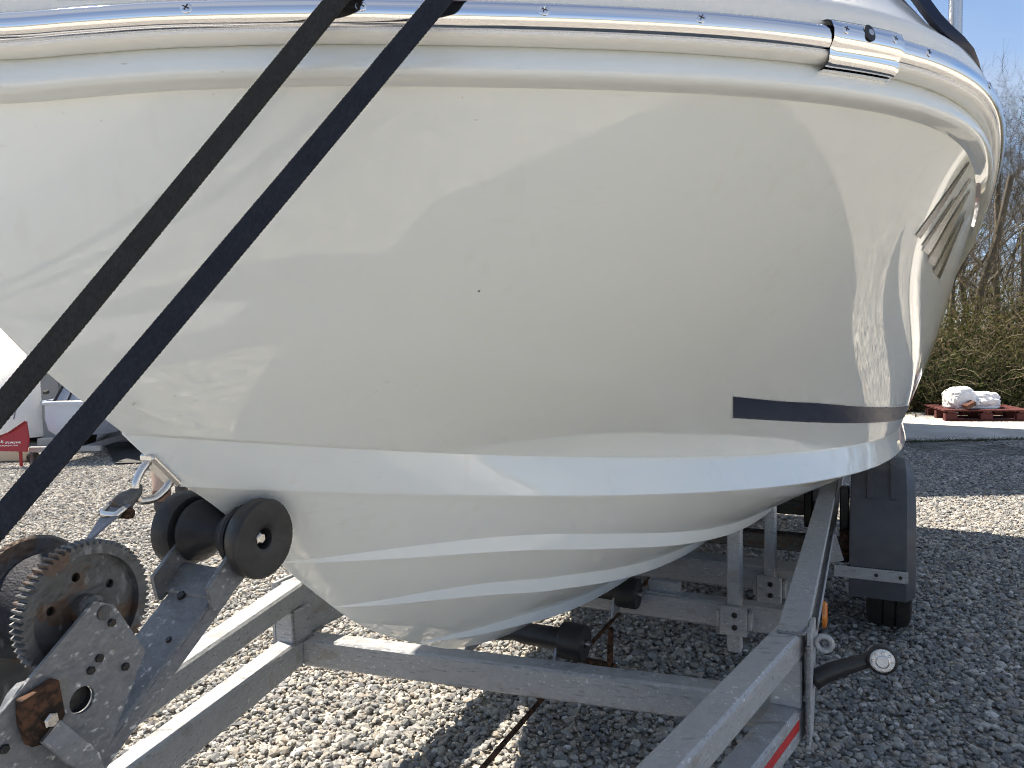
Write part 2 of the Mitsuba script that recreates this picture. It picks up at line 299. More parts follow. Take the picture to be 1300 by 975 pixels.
for a, rr in zip(np.linspace(-2.15, 1.9, 22), np.r_[np.full(22, .0)]):
    pass
rows = []
for s in seg:
    P, t, n = rail_at(s)
    prof = [(-.008, .021), (.003, .0195), (.0095, .0150), (.0136, .006), (.0134, -.003), (.0096, -.0090), (.0074, -.0120), (.0072, -.0165), (.0062, -.0235), (.0006, -.0278), (-.010, -.0290), (-.010, -.0305), (-.0015, -.0300)]
    rows.append([P + n * o + np.array([0, 0, z]) for o, z in prof])
cov = loft(rows); putB('boat__joint_cover', cov, 'chrome', 50); lab('boat__joint_cover', 'polished steel cover over the rub rail joint')
back = loft([[p - n_ * .0012 for p, n_ in zip(r, [rail_at(s)[2]] * len(r))] for r, s in zip(rows, seg)])
putB('boat__joint_cover__gasket', back, 'black', 50)
for s in (-.829, -.776):
    P, t, n = rail_at(s); h, x = screw(P + n * .0132 + np.array([0, 0, .007]), n + np.array([0, 0, .3]), .0050)
    putB('boat__joint_cover__screw', h, 'chrome', 30); putB('boat__joint_cover__screw_slot', cat_(x), 'black', False)
P, t, n = rail_at(-.805); nn = unit(n + np.array([0, 0, .28])); x = unit(np.cross([0, 0, 1], nn)); y = np.cross(nn, x)
m = np.eye(4); m[:3, 0] = x; m[:3, 1] = y; m[:3, 2] = nn; m[:3, 3] = P + n * .0124 + np.array([0, 0, .007])
putB('boat__joint_cover__socket', extr(affinity.scale(Point(0, 0).buffer(.0075), .95, 1.28), .0013, m), 'black', 30)
m2 = m.copy(); m2[:3, 3] += nn * .0012; putB('boat__joint_cover__socket_pin', extr(Point(-.0015, .0005).buffer(.0036), .0008, m2), 'steel', 30)
# windscreen frame base on the foredeck, stanchion
trim = smooth_path([(-.40, .925, 1.556), (-.50, .912, 1.562), (-.54, .899, 1.58), (-.55, .870, 1.612), (-.55, .840, 1.66), (-.575, .79, 1.73), (-.64, .66, 1.82), (-.72, .40, 1.87), (-.75, 0, 1.885)], 60)
tb = ribbon(np.vstack([trim, (trim * [1, -1, 1])[::-1][1:]]), (-.55, .3, -.2), .016, .012)
putB('boat__windscreen_frame', tb, 'navy', 30)
put('boat__windscreen', BF(side(loft([trim[24:], trim[24:] * [1, .96, 1] + [.30, 0, .34]]))), {'type': 'thindielectric'}, False)
putB('boat__grab_rail', tube(smooth_path([(-.47, .893, 1.57), (-.47, .893, 1.8), (-.44, .885, 2.0), (-.2, .87, 2.08), (.5, .87, 2.08)], 40), .0085, 12), 'steel', True)
# bow eye
sd = unit([.68, 0, -.73]); od = unit([-.73, 0, -.68]); ec = np.array([-1.064, 0, 1.060])
putB('boat__bow_eye', bar(ec - sd * .030, ec + sd * .030, .026, .009, od, .0035), 'steel', 30); lab('boat__bow_eye', 'stainless bow eye with a winch hook through it')
up_ = [ec - sd * .021 + od * .001, ec - sd * .022 + od * .018, ec - sd * .015 + od * .036, ec + sd * .002 + od * .045, ec + sd * .014 + od * .034, ec + sd * .021 + od * .016, ec + sd * .021 + od * .001]
putB('boat__bow_eye__u_bolt', tube(smooth_path(up_, 40), .0048, 12), 'steel', True)
# graphics on the topside: positions (station s, height fraction f)
def top_pt(s, f, o=.0012):
    P = topside(f); q = np.array([np.interp(s, P[:, 0], P[:, k]) for k in range(3)])
    P2 = topside(min(f + .02, 1)); q2 = np.array([np.interp(s, P2[:, 0], P2[:, k]) for k in range(3)])
    q3 = np.array([np.interp(s + .01, P[:, 0], P[:, k]) for k in range(3)])
    n = unit(np.cross(q3 - q, q2 - q)); n = n if n[1] > 0 else -n
    return q + n * o
def decal(S0, S1, F0, F1, n=24, m_=3, o=.0012):
    """vinyl patch: S0,S1 arrays of station along the strip's two edges, F0,F1 their height fractions"""
    rows = []
    for a in np.linspace(0, 1, m_ + 1):
        s = S0 * (1 - a) + S1 * a; f = F0 * (1 - a) + F1 * a
        rows.append([top_pt(float(x), float(y), o) for x, y in zip(s, f)])
    g = loft(rows); return g
sx = np.linspace(0, 1, 44) ** 1.3
su, sl = -.316 + 3.75 * sx, -.228 + 3.66 * sx
fu = np.interp(su, [-.316, -.141, .07, .392, 1.63, 3.5], [.254, .240, .230, .203, .119, .10]); fl = np.interp(sl, [-.228, 0, .2, .526, 1.486, 3.5], [.169, .153, .138, .116, .055, .03])
k = putB('boat__hull__side_stripe', decal(su, sl, fu, fl), 'navy', True); lab(k, 'dark navy stripe low on the hull side')
k = putB('boat__hull__side_stripe', mirror(decal(su, sl, fu, fl)), 'navy', True)
ff = np.linspace(0, 1, 14)
for (b, w, mt, f0, f1, dx) in ((-.300, .050, 'graphic_dark', .81, .995, .095), (-.200, .030, 'graphic_dark', .80, .93, .075), (-.165, .085, 'graphic_silver', .79, .985, .12), (-.075, .026, 'graphic_dark', .785, .96, .11), (-.045, .12, 'graphic_silver', .775, .975, .15), (.08, .035, 'graphic_dark', .765, .94, .14), (.12, .09, 'graphic_silver', .76, .95, .15), (.22, .07, 'graphic_dark', .755, .94, .19)):
    f = f0 + (f1 - f0) * ff; a = b - dx * ff ** 1.15; tw = w * (1 - .75 * ff ** 2)
    g = decal(a, a + tw, f, f, m_=1, o=.0014); putB('boat__hull__name_graphic', g, mt, True); putB('boat__hull__name_graphic', mirror(g), mt, True)
lab('boat__hull__name_graphic', 'dark and silver striped emblem high on the hull side')
# ---------------------------------------------------------------- trailer (boat frame)
lab('boat_trailer', 'galvanised steel boat trailer with winch post, rollers and black mudguards under the motorboat', 'trailer')
tk = 'boat_trailer__'
PA, SA = np.array([.03, .638, 0]), np.array([-.12, -.650, 0]); PE, SE = np.array([-2.7, .10, 0]), np.array([-2.7, -.02, 0])
Z = lambda p, z: np.array([p[0], p[1], z])
for nm, a, e, z in (('drawbar', PA, PE, .54), ('drawbar', SA, SE, .522)):
    putB(tk + nm, bar(Z(a, z), Z(e, z - .02), .060, .060, b=.006), 'galv')
lowp = putB(tk + 'lower_drawbar', bar(Z(PA, .362), Z(PE, .43), .060, .078, b=.006), 'galv')
lows = putB(tk + 'lower_drawbar', bar(Z(SA, .362), Z(SE, .43), .060, .078, b=.006), 'galv')
dp = unit(PE - PA); no = np.array([-dp[1], dp[0], 0]); no = no if no[1] > 0 else -no
q0 = Z(PA, .372) + dp * .06 + no * .0305; q1 = Z(PA, .376) + dp * .62 + no * .0305
putB(tk + 'lower_drawbar__reflective_tape', bar(q0, q1, .0015, .022, b=.0003), 'red_tape')
putB(tk + 'coupling', cat_([blk((-2.78, .04, .47), (.22, .13, .16), .02), lathe([(0, .05), (.04, .04), (.05, 0), (.05, -.08), (0, -.08)], (-2.93, .04, .47), (0, 0, 1))]), 'galv')
def channel(p, q, h, w, t=.005, open_=1):
    """C section with its open side towards +w (open_=1) or -w"""
    p, q = np.asarray(p, float), np.asarray(q, float); x = unit(q - p); y = unit(np.cross([0, 0, 1], x))
    y = y if y[1] * open_ > 0 else -y; z = np.array([0, 0, 1.0])
    def pc(c, dy, dz): return bar(p + y * c[0] + z * c[1], q + y * c[0] + z * c[1], dy, dz, b=.0018)
    return cat_([pc((0, h / 2 - t / 2), w, t), pc((0, -h / 2 + t / 2), w, t), pc((-w / 2 + t / 2, 0), t, h - 2 * t - .0005), pc((w / 2 - t / 2, h / 2 - t - .008), t, .016), pc((w / 2 - t / 2, -h / 2 + t + .008), t, .016)])
for sg, a, z in ((1, PA, .4925), (-1, SA, .4745)):
    putB(tk + 'main_rail', channel(Z(a, z) + [-.035, 0, 0], (3.1, sg * .60, z), .15, .062, open_=sg), 'galv')
putB(tk + 'brake_pipe', tube([(.10, .648, .50), (.8, .636, .50), (1.6, .622, .49), (2.6, .606, .49)], .006, 8), 'galv')
putB(tk + 'cable_conduit', tube([(.08, .649, .462), (.7, .640, .458), (1.5, .626, .45)], .008, 8), 'rubber')
gus = Polygon([(-.03, .318), (-.025, .572), (.05, .574), (.11, .56), (.10, .40), (.06, .322)])
putB(tk + 'corner_plate', szplate(gus, .6705, .008), 'galv'); putB(tk + 'corner_plate', szplate(affinity.translate(gus, -.15, -.018), -.690, .008), 'galv')
putB(tk + 'corner_post', blk((-.155, -.636, .443), (.075, .064, .092), .004), 'galv')
putB(tk + 'corner_post', blk((.01, .628, .455), (.07, .064, .108), .004), 'galv')
def weld(pts, key='weld_bead', r=.0045):
    P = smooth_path(pts, max(8, int(np.linalg.norm(np.diff(np.array(pts, float), axis=0), axis=1).sum() / .0035))); rr = r * (1 + .22 * np.sin(np.arange(len(P)) * 2.1) + rng.uniform(-.12, .12, len(P)))
    putB(tk + key, tube(P, rr, 8), 'galv_dull', True)
weld([(.012, .669, .57), (-.03, .662, .571), (-.036, .61, .571)]); weld([(-.03, .6725, .545), (-.03, .6725, .33)]); weld([(-.06, -.616, .401), (-.148, -.622, .401), (-.15, -.62, .322)])
weld([(.008, .607, .400), (.075, .609, .400)]); weld([(-.19, -.604, .40), (-.115, -.603, .402)]); weld([(-.192, -.604, .405), (-.192, -.604, .488)])
def cross(p, q, h, w): return bar(p, q, w, h, b=.006)
putB(tk + 'cross_member', cross((-.118, -.62, .360), (.045, .618, .360), .078, .06), 'galv')
putB(tk + 'cross_member', cross((.585, -.60, .362), (.60, .60, .362), .078, .06), 'galv')
putB(tk + 'cross_member', cross((.93, -.60, .385), (.94, .60, .385), .085, .10), 'galv')
putB(tk + 'cross_member', cross((2.25, -.60, .40), (2.25, .60, .40), .08, .06), 'galv')
putB(tk + 'cross_member', cross((3.0, -.60, .42), (3.0, .60, .42), .08, .06), 'galv')
putB(tk + 'cross_member', cross((1.98, -.60, .40), (1.98, .60, .40), .07, .07), 'old_steel')
for w_ in (.52, .36, -.52): putB(tk + 'hanger', blk((1.90, w_, .45), (.05, .035, .24), .005), 'black')
putB(tk + 'axle', cross((1.72, -.76, .30), (1.72, .76, .30), .07, .07), 'old_steel')
def bolt(c, n, r, k): putB(k, lathe([(0, r * .8), (r * .8, r * .8), (r, r * .6), (r, 0), (0, 0)], c, n, 6), 'black', False)
# supports with clamps and swivel cradles
for (s, w, zb, zt, t) in ((.545, .425, .27, .665, .040), (.865, .485, .31, .70, .036), (.545, -.425, .27, .665, .040), (.865, -.485, .31, .70, .036)):
    kp = putB(tk + 'support_post', blk((s, w, (zb + zt) / 2), (t, t, zt - zb), .004), 'galv')
    kc = putB(tk + 'post_clamp', blk((s - t / 2 - .006, w, .368), (.010, .078, .088), .003), 'galv')
    for dz in (-.017, .02): bolt((s - t / 2 - .011, w + .004, .368 + dz), (-1, 0, 0), .0085, kc + '__bolt')
    for dw in (-1, 1): putB(tk + 'clamp_arm', bar((s - t / 2 - .005, w + dw * .045, .368), (s + .09, w + dw * .045, .368), .012, .05, b=.002), 'galv')
    sg = 1 if w > 0 else -1
    putB(tk + 'cradle', cat_([bar((s - .05, w - sg * .05, zt - .02), (s - .05, w + sg * .045, zt + .055), .008, .04, (1, 0, 0), .002), rod((s - .06, w, zt + .01), (s + .02, w, zt + .01), .012, 12)]), 'galv')
    putB(tk + 'cradle_roller', lathe([(.006, -.03), (.028, -.028), (.032, -.01), (.032, .01), (.028, .028), (.006, .03)], (s + .01, w + sg * .02, zt + .015), (1, 0, 0), 24), 'rubber')
# keel rollers
def keel_roller(s, w0, w1, z):
    L = w1 - w0; prof = [(.010, 0), (.044, 0), (.047, .006), (.047, .058), (.044, .064), (.030, .066), (.028, L / 2 - .03), (.022, L / 2), (.028, L / 2 + .03), (.030, L - .066), (.044, L - .064), (.047, L - .058), (.047, L - .006), (.044, L), (.010, L)]
    k = putB(tk + 'keel_roller', lathe(prof, (s, w0, z), (0, 1, 0), 48), 'rubber', 35)
    for w in (w0 + .075, w1 - .075): putB(k + '__bracket', szplate(Polygon([(s - .05, z - .07), (s + .03, z - .07), (s + .014, z + .018), (s - .014, z + .018)]), w, .006), 'galv')
    putB(k + '__spindle', rod((s, w0 - .014, z), (s, w1 + .014, z), .008), 'steel')
keel_roller(.085, -.285, .125, .418); keel_roller(.520, -.195, .138, .410)
putB(tk + 'roller_bracket', cat_([blk((.60, .20, .42), (.03, .10, .036), .003), blk((.59, .20, .4035), (.05, .11, .006), .001)]), 'galv')
putB(tk + 'brake_rod', tube([(-1.9, 0, .235), (-.3, -.0, .236), (.1, 0, .246), (1.6, 0, .26)], .0065, 10), 'rust')
putB(tk + 'rod_support', cat_([bar((.35, .10, .24), (.35, .105, .36), .014, .02, (1, 0, 0), .003), bar((.35, -.02, .25), (.35, .12, .245), .02, .014, b=.003)]), 'rust')
# winch post, bow roller
post_a, post_b = np.array([-1.52, 0, .535]), np.array([-1.006, 0, .903]); pd = unit(post_b - post_a); pn = unit([-pd[2], 0, pd[0]])
wp = putB(tk + 'winch_post', cat_([bar(post_a, post_b, .078, .006, pn, .002), bar(post_a - pn * .012 + [0, .036, 0], post_b - pn * .012 + [0, .036, 0], .006, .020, pn, .002), bar(post_a - pn * .012 - [0, .036, 0], post_b - pn * .012 - [0, .036, 0], .006, .020, pn, .002)]), 'galv_dull')
putB(wp + '__foot', blk((-1.52, 0, .54), (.12, .62, .02), .004), 'galv')
bolt(post_b - pd * .03 + pn * .003 - [0, .012, 0], pn, .006, wp + '__bolt'); bolt(post_b - pd * .09 + pn * .003 + [0, .02, 0], pn, .004, wp + '__bolt')
RC = np.array([-.972, 0, .958])
for sg in (-1, 1):
    ear = Polygon([(-1.035, .885), (-.985, .915), (-.955, .945), (-.955, .972), (-.985, .977), (-1.0, .945), (-1.04, .91)])
    putB(wp + '__fork', szplate(ear.buffer(.006), sg * .050 - .003, .006), 'galv_dull')
fk = bar(np.array([-1.03, 0, .889]), np.array([-.995, 0, .918]), .10, .006, pn, .002); putB(wp + '__fork_plate', fk, 'galv_dull')
cone = [(.008, -.044), (.041, -.044), (.043, -.040), (.0405, -.034), (.020, -.004), (.0185, 0), (.020, .004), (.0405, .034), (.043, .040), (.041, .044), (.008, .044)]
br = putB(tk + 'bow_roller', lathe(cone, RC, (0, 1, 0), 56), 'rubber', 35)
for sg in (-1, 1):
    d = [(.007, .0), (.014, .0), (.014, .018), (.021, .0215), (.049, .022), (.0525, .018), (.0525, .004), (.046, -.006), (.007, -.008)]
    putB(br + '__end_disc', lathe(d, RC + [0, sg * .058, 0], (0, sg, 0), 56), 'rubber', 35)
    putB(br + '__bolt', lathe([(0, .012), (.006, .012), (.0085, .010), (.0085, 0), (0, 0)], RC + [0, sg * .060, 0], (0, sg, 0), 6), 'steel', False)
putB(br + '__spindle', rod(RC - [0, .066, 0], RC + [0, .066, 0], .0065), 'steel')
# winch
WC = np.array([-1.203, 0, .938])
rimp = [(math.cos(a) * (.073 if k % 4 in (0, 1) else .0685), math.sin(a) * (.073 if k % 4 in (0, 1) else .0685)) for k in range(256) for a in [k / 256 * 2 * math.pi]]
gear_rim = Polygon(rimp).difference(Point(0, 0).buffer(.059, 48))
web = Point(0, 0).buffer(.0595, 48)
for a in (.5, 1.75, 2.9, 4.1, 5.3): web = web.difference(Point(.036 * math.cos(a), .036 * math.sin(a)).buffer(.0048))
wn = putB(tk + 'winch', szplate(Polygon([(-1.212, .950), (-1.193, .940), (-1.160, .879), (-1.204, .803), (-1.262, .735), (-1.36, .775), (-1.318, .870)]).buffer(.003).difference(Point(-1.232, .857).buffer(.0135)), .072, .004), 'galv_dull')
putB(wn + '__hole_shade_disc', lathe([(0, 0), (.0125, 0), (.0135, .006), (.0135, -.02), (0, -.02)], (-1.232, .064, .857), (0, 1, 0), 28), 'rubber')  # dark disc closing the hole, painted stand-in for the shade inside
lab(wn, 'weathered steel hand winch with toothed gear wheel and rusty crank boss')
putB(wn + '__side_plate', szplate(Polygon([(-1.212, .950), (-1.193, .940), (-1.160, .879), (-1.204, .803), (-1.262, .735), (-1.36, .775), (-1.318, .870)]).buffer(.003), -.076, .004), 'old_steel')
putB(wn + '__gear', cat_([szplate(affinity.translate(gear_rim, WC[0], WC[2]), .036, .017), szplate(affinity.translate(web, WC[0], WC[2]), .039, .004), lathe([(.016, -.004), (.016, .016), (.012, .019), (.0, .019)], (WC[0], .043, WC[2]), (0, 1, 0), 24)]), 'old_steel')
putB(wn + '__drum', lathe([(.018, -.045), (.066, -.050), (.069, -.047), (.066, -.043), (.022, -.038), (.022, .03), (.05, .034), (.05, .036)], WC, (0, 1, 0), 64), 'old_steel')
putB(wn + '__wound_strap', lathe([(.02, -.036), (.049, -.036), (.0505, -.03), (.050, .022), (.049, .028), (.02, .028)], WC, (0, 1, 0), 48), 'webbing')
putB(wn + '__axle', rod(WC + [0, -.08, 0], WC + [0, .078, 0], .008), 'old_steel')
bs = np.array([-1.276, .084, .868])
bb = szplate(Polygon([(-.02, .018), (.012, .024), (.016, -.010), (.004, -.030), (-.014, -.026), (-.020, -.004)]).buffer(.002), 0, .010); bb.apply_translation([bs[0], .078, bs[2]])
putB(wn + '__crank_boss', bb, 'rust'); putB(wn + '__crank_nut', lathe([(0, .008), (.006, .008), (.0075, .006), (.0075, 0), (0, 0)], (bs[0] + .001, .088, bs[2] - .008), (0, 1, 0), 6), 'steel', False)
cp = smooth_path([(-1.276, .092, .850), (-1.262, .098, .828), (-1.245, .102, .800), (-1.243, .104, .765), (-1.25, .104, .70)], 16)
putB(wn + '__crank_arm', ribbon(cp, (1, 0, .3), .024, .006), 'galv_dull')
putB(wn + '__pawl', ribbon(smooth_path([(-1.325, .06, .872), (-1.305, .066, .874), (-1.293, .068, .890), (-1.283, .066, .895)], 12), (0, 1, .3), .016, .004), 'galv_dull')
for ss, zz in ((-1.196, .925), (-1.212, .893), (-1.222, .884), (-1.183, .872), (-1.31, .846)): bolt((ss, .0765, zz), (0, 1, 0), .0045, wn + '__bolt')
# wheels, mudguards, brackets, lights
for sg in (1, -1):
    c = np.array([1.72, sg * .845, .298]); y = np.array([0, sg, 0.0])
    wh = tk + 'wheel' + ('' if sg > 0 else '_001')
    prof = [(.175, -.074), (.215, -.080), (.262, -.080), (.284, -.072), (.294, -.055), (.298, -.03), (.298, -.026), (.289, -.025), (.289, -.019), (.298, -.018), (.299, .0), (.298, .018), (.289, .019), (.289, .025), (.298, .026), (.298, .03), (.294, .055), (.284, .072), (.262, .080), (.215, .080), (.175, .074)]
    putB(wh + '__tyre', lathe(prof, c, y, 96), 'tyre', 35)
    putB(wh + '__rim', lathe([(.03, .02), (.09, .035), (.13, .03), (.15, .05), (.178, .07), (.178, -.07), (.14, -.05), (.1, -.04), (.03, -.03)], c, y, 48), 'galv')
    g = [(1.375, .205), (1.365, .30), (1.372, .44), (1.405, .53), (1.48, .615), (1.60, .665), (1.84, .668), (1.96, .62), (2.04, .53), (2.07, .42), (2.075, .28)]
    g = smooth_path([(a, 0, b) for a, b in g], 40)
    wi, wo = sg * .706, sg * .930
    def grow(w, dn, k=1.0):
        cc = np.array([1.72, 0, .36]); q = g.copy(); v = q - cc; L = np.linalg.norm(v, axis=1, keepdims=True); q = q - v / L * dn; q[:, 1] = w; return q
    outer = [grow(wi, .05), grow(wi, .004), grow(wi + sg * .006, 0), grow(wo - sg * .03, 0), grow(wo, .028), grow(wo + sg * .004, .085)]
    inn = [r - 0 for r in [grow(wo + sg * .001, .085), grow(wo - sg * .003, .030), grow(wo - sg * .031, .004), grow(wi + sg * .006, .004), grow(wi + sg * .003, .05)]]
    mg = loft(outer + inn + [outer[0]]); mg = mg if sg > 0 else mg
    gk = putB(tk + 'mudguard', mg, 'guard_plastic', 40)
    for wr in (.775, .855):
        rb = smooth_path([(1.435, sg * wr, .572), (1.50, sg * wr, .632), (1.60, sg * wr, .669), (1.72, sg * wr, .674), (1.84, sg * wr, .672)], 14)
        putB(gk + '__rib', ribbon(rb, (0, 1, 0), .022, .012), 'guard_plastic')
    bk = putB(tk + 'mudguard_bracket', bar((1.352, sg * .655, .303), (1.352, sg * .905, .303), .006, .044, b=.0015), 'galv')
    putB(tk + 'mudguard_bracket_arm', bar((1.38, sg * .665, .33), (1.38, sg * .635, .43), .05, .006, (1, 0, 0), .001), 'galv')
    for w in (.80, .88): bolt((1.348, sg * w, .303), (-1, 0, 0), .0065, bk + '__bolt')
    putB(tk + 'suspension_unit', cat_([blk((1.45, sg * .70, .40), (.06, .05, .075), .012), lathe([(.0, .01), (.028, .01), (.03, 0), (.03, -.05), (0, -.05)], (1.42, sg * .70, .40), (-1, 0, 0), 20), bar((1.46, sg * .70, .36), (1.72, sg * .70, .30), .045, .05, b=.008)]), 'rust')
    putB(tk + 'suspension_arm', bar((1.5, sg * .685, .60), (1.5, sg * .685, .30), .035, .045, (1, 0, 0), .005), 'black')
ak = putB(tk + 'side_reflector', lathe([(0, .011), (.030, .010), (.034, .006), (.035, 0), (0, 0)], (.395, .676, .468), (0, 1, 0), 32), 'amber'); lab(ak, 'round amber side reflector on the trailer rail')
rk = trimesh.creation.torus(.016, .0062, 40, 14); rk.apply_transform(trimesh.transformations.rotation_matrix(np.pi / 2, [0, 1, 0])); rk.apply_translation([.045, .700, .528]); putB(tk + 'tie_ring', rk, 'galv', True)
lk = putB(tk + 'marker_lamp', tube(smooth_path([(.05, .675, .435), (.06, .70, .452), (.075, .745, .472), (.108, .806, .490)], 14), np.linspace(.021, .015, 14), 14), 'rubber', True)
lab(lk, 'white front marker lamp on a black rubber stalk')
putB(lk + '__housing', lathe([(0, -.03), (.02, -.03), (.028, -.02), (.031, 0), (.031, .006), (.027, .008), (.0255, .003)], (.082, .815, .496), (-1, .1, .08), 36), 'rubber')
putB(lk + '__lens', lathe([(.0255, 0), (.0255, .006), (.022, .011), (.012, .0135), (.005, .0125), (0, .0125)], (.082, .815, .496), (-1, .1, .08), 36), 'lens', 30)
putB(lk + '__reflector_ring', lathe([(.0105, .0125), (.0125, .0145), (.0145, .0135), (.0145, .011)], (.082, .815, .496), (-1, .1, .08), 30), 'steel', 30)
for a in range(8):
    c_ = np.array([.082, .815, .496]) + unit([-1, .1, .08]) * .0115 + .019 * (math.cos(a * .785) * np.array([.1, 1, 0]) + math.sin(a * .785) * np.array([0, 0, 1]))
    putB(lk + '__led', lathe([(0, .003), (.002, .0025), (.003, 0), (0, 0)], c_, (-1, .1, .08), 10), 'steel', 30)
# ---------------------------------------------------------------- winch strap with hook; tie-down straps
wsp = smooth_path([(-1.180, .0, .985), (-1.150, 0, 1.008), (-1.122, .0, 1.031)], 24)
wd = np.array([[math.sin(a) * .45, .55, math.cos(a) * .6] for a in np.linspace(.3, 1.1, 24)])
putB('winch_strap__band', ribbon(wsp, wd, .033, .0028), 'grey_webbing')
lab('winch_strap', 'grey webbing winch strap with steel hook running from the winch up to the bow eye', 'strap')
lk1 = ec - sd * .010 + od * .040; lk2 = np.array([-1.128, 0, 1.026])
putB('winch_strap__hook', tube(smooth_path([lk2, lk2 * .55 + lk1 * .45, lk1 * .95 + lk2 * .05 , lk1 - od * .008 + [0, -.004, 0]], 24), smooth_path([[.0085, 0, 0], [.0115, 0, 0], [.0095, 0, 0], [.005, 0, 0]], 24)[:, 0], 14), 'old_steel', True)
putB('winch_strap__shackle', tube([lk2 + (lk1 - lk2) * (-.30 + .1 * a) + np.array([0, .013 * b, 0]) for a, b in ((3.5, 1), (0, 1), (-.6, .6), (-.8, 0), (-.6, -.6), (0, -1), (3.5, -1))], .0042, 10), 'steel', True)
putB('winch_strap__shackle_pin', bar(lk2 + [.006, -.017, -.006], lk2 + [.006, .020, -.006], .012, .012, b=.003), 'rust')
def tie(key, top, line, end, label, mt):
    L0, L1 = np.array(line[0]), np.array(line[1]); n = 640; t = np.linspace(0, 1, n)[:, None]
    main = L0 * (1 - t) + end * t; main[:, 2] -= .012 * np.sin(np.pi * t[:, 0])
    pts = np.vstack([smooth_path([top, (np.array(top) + L0) / 2 + [0, -.004, .012], L0], 16)[:-1], main])
    W = unit(np.cross(unit(end - L0), unit([-.15, -.97, .1])))
    put(key, ribbon(pts, W, .0205, .0026,   .00016), mt, 30); lab(key, label, 'strap', 'tie-down straps over the bow')
E1 = np.array([-.83, .30, .50]); E2 = np.array([-.80, .27, .49])
tie('tie_down_strap', (-.10, .98, 1.63), [(-.1430, .693, 1.527), None and 0 or (-.38, .56, 1.18)], np.array([-.1430, .693, 1.527]) + 2.9 * (np.array([-.38, .56, 1.1838]) - np.array([-.1430, .693, 1.527])), 'charcoal webbing tie-down strap over the bow, the upper left of the pair', 'webbing_grey')
tie('tie_down_strap_001', (.0, .98, 1.63), [(-.0520, .694, 1.525), (-.36, .53, 1.1)], np.array([-.0520, .694, 1.525]) + 2.35 * (np.array([-.3647, .53, 1.1074]) - np.array([-.0520, .694, 1.525])), 'navy webbing tie-down strap over the bow, the lower right of the pair', 'webbing')
# ---------------------------------------------------------------- ground
def sheet(poly, z, sub=0):
    v, f = trimesh.creation.triangulate_polygon(poly, engine='earcut'); return trimesh.Trimesh(np.c_[v, np.full(len(v), z)], f, process=False)
put('ground', sheet(sbox(-300, -300, 300, 300), -.030), 'soil', False); lab('ground', 'bare earth beyond the yard', kind='structure')
put('yard_base', sheet(sbox(-26, -20, 24, 10.6), -.012), 'gravel_base', False); lab('yard_base', 'gravel yard under the loose stones', kind='structure')
put('pavement', blk((11.6, 9.35, -.07), (16.5, 2.7, .17), .01), 'concrete', False); lab('pavement', 'pale concrete slab along the hedge', kind='structure')
def stones(n, size, sub, seed):
    r = np.random.default_rng(seed); ico = trimesh.creation.icosphere(subdivisions=sub); V0, F0 = np.asarray(ico.vertices), np.asarray(ico.faces); Vs, Fs, Cs = [], [], []
    pal = np.array([(.29, .285, .265), (.21, .212, .208), (.37, .36, .33), (.14, .146, .15), (.26, .24, .21), (.45, .44, .415), (.18, .185, .187), (.32, .285, .245)])
    k0 = len(V0)
    for i in range(n):
        a = size * min(math.exp(r.normal(-.08, .36)), 2.0); sc = np.array([a, a * r.uniform(.55, .9), a * r.uniform(.4, .7)]) / 2
        v = V0 * (1 + r.uniform(-.2, .2, (k0, 1))) * sc; q = trimesh.transformations.random_rotation_matrix(r.random(3))[:3, :3]
        tl = trimesh.transformations.euler_matrix(r.normal(0, .28), r.normal(0, .28), r.uniform(0, 6.3))[:3, :3]
        v = v @ tl.T; lay = r.random(); v += [r.uniform(-.5, .5), r.uniform(-.5, .5), -.007 + lay * .008]
        Vs.append(v); Fs.append(F0 + i * k0); c = np.minimum(pal[r.choice(8, p=[.2, .18, .12, .13, .13, .05, .13, .06])] * r.uniform(.80, 1.26), .52); Cs.append(np.tile(c, (k0, 1)))
    m = trimesh.Trimesh(np.vstack(Vs), np.vstack(Fs), process=False); C = np.vstack(Cs)
    # unshared vertices: faceted stones
    f = m.faces.reshape(-1); mm = trimesh.Trimesh(m.vertices[f], np.arange(len(f)).reshape(-1, 3), process=False)
    return mikit.ply(mm, 'stone', smooth=False, color=C[f])
for k in range(3): scene[f'gravel_patch_{k}'] = {'type': 'shapegroup', 'stones': stones(5000, .0215, 0, 11 + k)}
lab('gravel', 'loose grey and beige crushed stone covering the yard', 'gravel', kind='stuff')
gi = 0; r_ = np.random.default_rng(5)
for gx in range(-9, 10):
    for gy in range(-3, 11):
        x, y = gx + .5, gy + .5
        if abs(x) > 3.6 + .75 * max(y, 0): continue
        if y > 8.0 and x > 3.2: continue
        gi += 1
        scene[f'gravel__{gi:03d}'] = {'type': 'instance', 'group': {'type': 'ref', 'id': f'gravel_patch_{r_.integers(3)}'},
            'to_world': T().translate([x, y, 0]).rotate([0, 0, 1], 90.0 * int(r_.integers(4)))}
